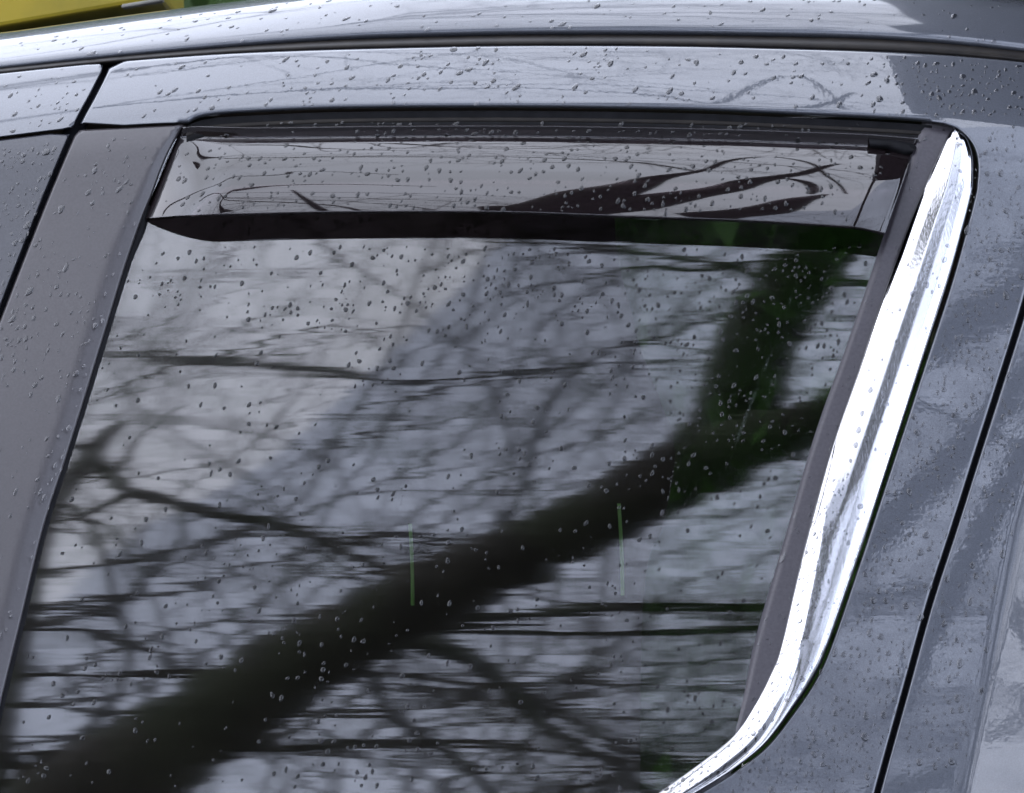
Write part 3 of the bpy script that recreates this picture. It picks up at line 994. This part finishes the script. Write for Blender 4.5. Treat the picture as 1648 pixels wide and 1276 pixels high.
# hedge beyond the car, seen green and dim through both windows
def leaf_mass(name, lo, hi, count, size, material, core=0):
    lo, hi = np.array(lo), np.array(hi)
    c = lo + (hi - lo) * RNG.random((count, 3))
    # leaves sit near the outside
    face = RNG.random(count) < .6
    c[face, 1] = lo[1] + (RNG.random(face.sum()) ** 2) * (hi[1] - lo[1]) * .4
    a = RNG.normal(0, 1, (count, 3)); a /= np.linalg.norm(a, axis=1, keepdims=True)
    b_ = np.cross(a, RNG.normal(0, 1, (count, 3))); b_ /= np.linalg.norm(b_, axis=1, keepdims=True)
    s = size * RNG.uniform(.6, 1.4, (count, 1))
    v_ = np.stack([c - a * s, c + b_ * s * .45, c + a * s, c - b_ * s * .45], 1).reshape(-1, 3)
    f_ = [(4 * i, 4 * i + 1, 4 * i + 2, 4 * i + 3) for i in range(count)]
    if core:
        (x0, y0, z0), (x1, y1, z1) = lo, hi
        y0 += core
        N_ = len(v_)
        v_ = np.vstack([v_, [(x, y, z) for z in (z0, z1 - .3) for (x, y) in ((x0, y0), (x1, y0), (x1, y1), (x0, y1))]])
        f_ += [tuple(N_ + i for i in q) for q in ((3, 2, 1, 0), (4, 5, 6, 7), (0, 1, 5, 4), (1, 2, 6, 5), (2, 3, 7, 6), (3, 0, 4, 7))]
    return link(name, mesh(name, v_, f_, False), material)
tag(leaf_mass("added_far_wood", (-60, -34, 0), (60, -26, 9), 16000, .55, M_TWIG), "added dark wood out of view, mirrored in the lower rolled edges", "wood", None, 'stuff')  # unseen, put behind the camera to darken the rolled edges
tag(leaf_mass("hedge", (-7, 8.0, 0), (11, 10.0, 7.5), 90000, .06, M_LEAF, .45), "green hedge seen dimly through both windows of the car", "hedge")

# ------------------------------------------------------------------ rain
def drop_mesh(seed):
    rs = np.random.default_rng(seed)
    na, nr = 14, 6
    a = np.arange(na) * 2 * math.pi / na
    wob = 1 + 0.10 * np.sin(2 * a + rs.uniform(0, 6)) + 0.07 * np.sin(3 * a + rs.uniform(0, 6))
    tail = 0.35 * rs.random()
    hgt = rs.uniform(.24, .37)
    v = [(0, 0, hgt)]
    for i in range(1, nr + 1):
        q = i / nr
        ph = q * math.pi / 2
        rr = math.sin(ph) ** .85
        z = hgt * math.cos(ph) - (0.06 if i == nr else 0)
        for j in range(na):
            x = rr * wob[j] * math.cos(a[j]); y = rr * wob[j] * math.sin(a[j])
            x *= 1 - tail * max(0, y) * .8     # narrower towards its upper end
            v.append((x, y, z + hgt * 0.12 * -y * (1 - q)))
    fs = [(0, 1 + j, 1 + (j + 1) % na) for j in range(na)]
    for i in range(nr - 1):
        for j in range(na):
            k_ = (j + 1) % na
            fs.append((1 + i * na + j, 1 + (i + 1) * na + j, 1 + (i + 1) * na + k_, 1 + i * na + k_))
    return np.array(v), fs

DROPS = [drop_mesh(s_) for s_ in range(14)]
DMESH = {}
for mm in (M_WATER, M_WATER_GLASS):
    for v, fs in DROPS:
        me = mesh("raindrop", v, fs)
        me.materials.append(mm)
        DMESH.setdefault(mm.name, []).append(me)
def water_of(z):
    return M_WATER_GLASS if z in ("glass", "visor") else M_WATER

drops = []   # (radius, elongation, slant, position, normal, zone)
def skin_at(px, py, off):
    e = 1.5
    p = P(np.array([px, px + e, px]), np.array([py, py, py + e]), off)
    nn = np.cross(p[1] - p[0], p[2] - p[0]); nn /= np.linalg.norm(nn)
    if nn[1] > 0:
        nn = -nn
    return p[0], nn

OCC = {}
def free(p, r):
    k_ = (int(p[0] / .004), int(p[1] / .004), int(p[2] / .004))
    for i in (-1, 0, 1):
        for j in (-1, 0, 1):
            for l in (-1, 0, 1):
                for q, rq in OCC.get((k_[0] + i, k_[1] + j, k_[2] + l), ()):
                    if ((q - p) ** 2).sum() < (1.25 * (r + rq) * .0005) ** 2:
                        return False
    OCC.setdefault(k_, []).append((p, r))
    return True

def add_drop(r, el, sl_, p, nn, z):
    r = min(r, {'glass': 4.2, 'visor': 4.6, 'chrome': 5.0}.get(z, 7.0))
    if free(p, r):
        drops.append((r, el, sl_, p, nn, z))

def size_of(med, spread=.45):
    return 1.35 * med * math.exp(RNG.normal(0, spread))

def scatter(zone, count, poly, off, med, elong, slant, clump=0.5, sp=.45):
    poly = np.array(poly, float)
    lo, hi = poly.min(0), poly.max(0)
    centres = lo + (hi - lo) * RNG.random((max(4, count // 14), 2))
    k_ = 0
    while k_ < count:
        if RNG.random() < clump:
            q = centres[RNG.integers(len(centres))] + RNG.normal(0, 22, 2)
        else:
            q = lo + (hi - lo) * RNG.random(2)
        if not inside(q[None], poly)[0] or q[0] < -25 or q[0] > 1675 or q[1] < -10 or q[1] > 1300:
            if RNG.random() < .02: k_ += 1
            continue
        p, nn = skin_at(q[0], q[1], off)
        add_drop(size_of(med, sp), max(1.0, RNG.normal(elong, .3)), slant + RNG.normal(0, .18), p, nn, zone)
        k_ += 1

def scatter_uv(zone, count, loft, med, elong, slant, u=(0, 1), vr=(0, 1), sp=.45):
    for _ in range(count):
        p, nn, q = loft.at(RNG.uniform(*u), RNG.uniform(*vr))
        if -20 < q[0] < 1670 and -10 < q[1] < 1296:
            add_drop(size_of(med, sp), max(1.0, RNG.normal(elong, .3)), slant + RNG.normal(0, .2), p, nn, zone)

tp = [(x, float(SEALB(x)) + 4) for x in range(190, 1650, 40)]
bt = [(x, float(np.interp(x, HOLE_TOP[:, 0], HOLE_TOP[:, 1])) - 7) for x in range(1540, 180, -40)]
scatter("frame", 330, tp + bt, 0, 2.4, 1.7, -.42)
scatter("front_frame", 45, [(0, 120), (160, 105), (125, 195), (0, 215)], 0, 2.0, 1.8, -.42)
scatter("pillar", 300, [(130, 220), (285, 215), (225, 340), (0, 1080), (0, 520)], -.0015, 1.9, 1.5, -.4)
scatter("front_pillar", 130, [(0, 240), (105, 225), (0, 490)], -.0015, 1.9, 1.5, -.4)
gpoly = [(235, 395), (1410, 395), (1305, 700), (1210, 1030), (1180, 1180), (1060, 1276), (10, 1276), (15, 1130), (85, 850), (205, 450)]
scatter("glass", 1000, gpoly, -.012, 1.75, 1.35, -.3, .45)
scatter("glass", 520, [(235, 395), (1410, 395), (1305, 700), (1140, 720), (900, 560), (300, 520)], -.012, 1.7, 1.3, -.3, .5)
dpoly = [(1580, 210), (1648, 200), (1648, 470), (1560, 740), (1425, 1200), (1400, 1276), (1130, 1285), (1240, 1205), (1340, 1050), (1450, 725), (1540, 450)]
scatter("door", 1500, dpoly, 0, 1.7, 1.35, -.2, .35, .5)
scatter("quarter", 520, [(1648, 520), (1648, 1276), (1440, 1276), (1510, 970), (1580, 740)], 0, 1.9, 1.35, -.2, .35, .5)
scatter("shoulder", 130, [(1430, 90), (1648, 105), (1648, 190), (1500, 185)], 0, 2.0, 1.6, -.6, .4)
scatter_uv("visor", 520, VISOR, 2.1, 1.4, -.35, (.02, .97), (.1, .97))
scatter("visor", 130, [(420, 196), (1400, 200), (1400, 219), (420, 213)], -.007, 2.0, 1.5, -.6, .6)
scatter_uv("chrome", 110, CHROME, 1.8, 1.25, -.2, (0, .75), (.15, .9))
scatter_uv("chrome", 330, CHROME, 1.6, 1.15, -.2, (.42, .98), (.04, .5), .4)
scatter_uv("chrome", 60, CHROME, 3.2, 1.15, -.2, (.7, .98), (.3, .8), .3)
scatter_uv("strip", 70, STRIP, 1.7, 1.7, -.5, (0, .95), (.1, .8))
# roof edge
for _ in range(170):
    x = RNG.uniform(-.42, .42); q = A0P + RNG.uniform(.004, .027)
    h = A0 + (float(p2h(q)) - A0) / float(gx_(x)) + float(ch(np.array(x)))
    nn = nrm(np.array([x]), np.array([h]))[0]
    p = np.array([x, float(f(np.array(x), np.array(h))), ZC + h])
    add_drop(size_of(2.1), max(1, RNG.normal(1.6, .3)), -.5 + RNG.normal(0, .2), p, nn, "roof")
# thin broken trails of water on the glass
for (x0, y0, x1, y1, c_) in ((1088, 745, 1048, 905, 24), (655, 775, 600, 965, 26), (1232, 870, 1203, 952, 12), (1160, 425, 1120, 545, 8)):
    for i in range(c_):
        t = (i + RNG.uniform(-.2, .2)) / c_
        p, nn = skin_at(x0 + (x1 - x0) * t + RNG.normal(0, .8), y0 + (y1 - y0) * t, -.012)
        drops.append((RNG.uniform(.7, 1.1), RNG.uniform(1.6, 3.0), -.28, p, nn, "glass"))

def basis(nn, slant, el, r):
    down = np.array([0, 0, 1.0]) - nn * nn[2]
    down /= np.linalg.norm(down)
    side = np.cross(down, nn)
    y = down * math.cos(slant) - side * math.sin(slant)
    if False:
        y = -y
    x = np.cross(y, nn)
    return np.stack([x * r / math.sqrt(el) , y * r * math.sqrt(el) * 1.08, nn * r * .8], 1)

ZL = {
    "frame": ("raindrop on the frame above the window", "large raindrops on the frame above the window"),
    "front_frame": ("raindrop on the painted front door frame", "large raindrops on the front door frame"),
    "pillar": ("raindrop on the pillar trim beside the glass", "large raindrops on the rear pillar trim"),
    "front_pillar": ("raindrop on the trim left of the seam", "large raindrops on the front pillar trim"),
    "glass": ("raindrop on the tinted window glass", "large raindrops on the window glass"),
    "door": ("raindrop on the painted door beside the chrome", "large raindrops on the rear door skin"),
    "quarter": ("raindrop on the panel right of the seam", "large raindrops on the quarter panel"),
    "shoulder": ("raindrop in the door's dark mirrored corner patch", "large raindrops at the upper right of the door"),
    "visor": ("raindrop on the smoked window visor", "large raindrops on the visor"),
    "chrome": ("raindrop on the white chrome moulding", "large raindrops on the chrome moulding"),
    "strip": ("raindrop on the charcoal strip beside the chrome", "large raindrops on the charcoal strip"),
    "roof": ("raindrop on the roof edge at the top", "large raindrops on the roof edge"),
}
drops.sort(key=lambda d: -d[0] * d[0] * d[1])
NBIG = 290
def cell_words(px, py, z):
    col = ("left", "middle", "right")[int(np.clip((px - ZB[z][0]) / (ZB[z][2] - ZB[z][0] + 1e-6) * 3, 0, 2))]
    row = ("upper", "central", "lower")[int(np.clip((py - ZB[z][1]) / (ZB[z][3] - ZB[z][1] + 1e-6) * 3, 0, 2))]
    return row, col
def pix(p):
    d = p[1] + CAMD
    return 824 + p[0] / (K * d), 638 - (p[2] - ZC) / (K * d)
ZB = {}
for d in drops[:NBIG]:
    x, y = pix(d[3]); q = ZB.get(d[5], (1e9, 1e9, -1e9, -1e9))
    ZB[d[5]] = (min(q[0], x), min(q[1], y), max(q[2], x), max(q[3], y))
cells = {}
for i, d in enumerate(drops[:NBIG]):
    x, y = pix(d[3])
    cells.setdefault((d[5],) + cell_words(x, y, d[5]), []).append((i, x, y))
LAB = {}
for (z, row, col), L_ in cells.items():
    body = ZL[z][0]
    where = f", {row} {col}"
    left = list(L_)
    grp = f"{ZL[z][1]}, {row} {col} part"
    for word, key in (("largest", lambda q: q[0]), ("leftmost", lambda q: q[1]), ("rightmost", lambda q: -q[1]), ("topmost", lambda q: q[2]), ("lowest", lambda q: -q[2])):
        if not left:
            break
        q = min(left, key=key)
        left.remove(q)
        LAB[q[0]] = (f"{word} {body}{where}" if len(L_) > 1 else f"lone large {body}{where}", grp)
    for q in left:
        LAB[q[0]] = (f"mid-sized {body}{where}", grp)
from mathutils import Matrix
for i, (r, el, sl_, p, nn, z) in enumerate(drops[:NBIG]):
    o = bpy.data.objects.new("raindrop", DMESH[water_of(z).name][i % len(DROPS)])
    B = basis(nn, sl_, el, r * 0.0005)
    M_ = Matrix([[*B[0], p[0]], [*B[1], p[1]], [*B[2], p[2]], [0, 0, 0, 1]])
    o.matrix_world = M_
    COL.objects.link(o)
    tag(o, LAB[i][0], "raindrop", LAB[i][1])
rest = {}
for i, d in enumerate(drops[NBIG:]):
    rest.setdefault(d[5], []).append(d)
for z, ds in rest.items():
    V_, F_ = [], []
    base = 0
    for i, (r, el, sl_, p, nn, _z) in enumerate(ds):
        v, fs = DROPS[i % len(DROPS)]
        B = basis(nn, sl_, el, r * 0.0005)
        V_.append(v @ B.T + p)
        F_ += [tuple(q + base for q in t) for t in fs]
        base += len(v)
    o = link("fine_rain", mesh("fine_rain", np.vstack(V_), F_), water_of(z))
    tag(o, "fine " + ZL[z][0].replace("rounded ", "").replace("bright ", "").replace("raindrop", "rain spray"), "rain", None, 'stuff')
print("drops", len(drops))
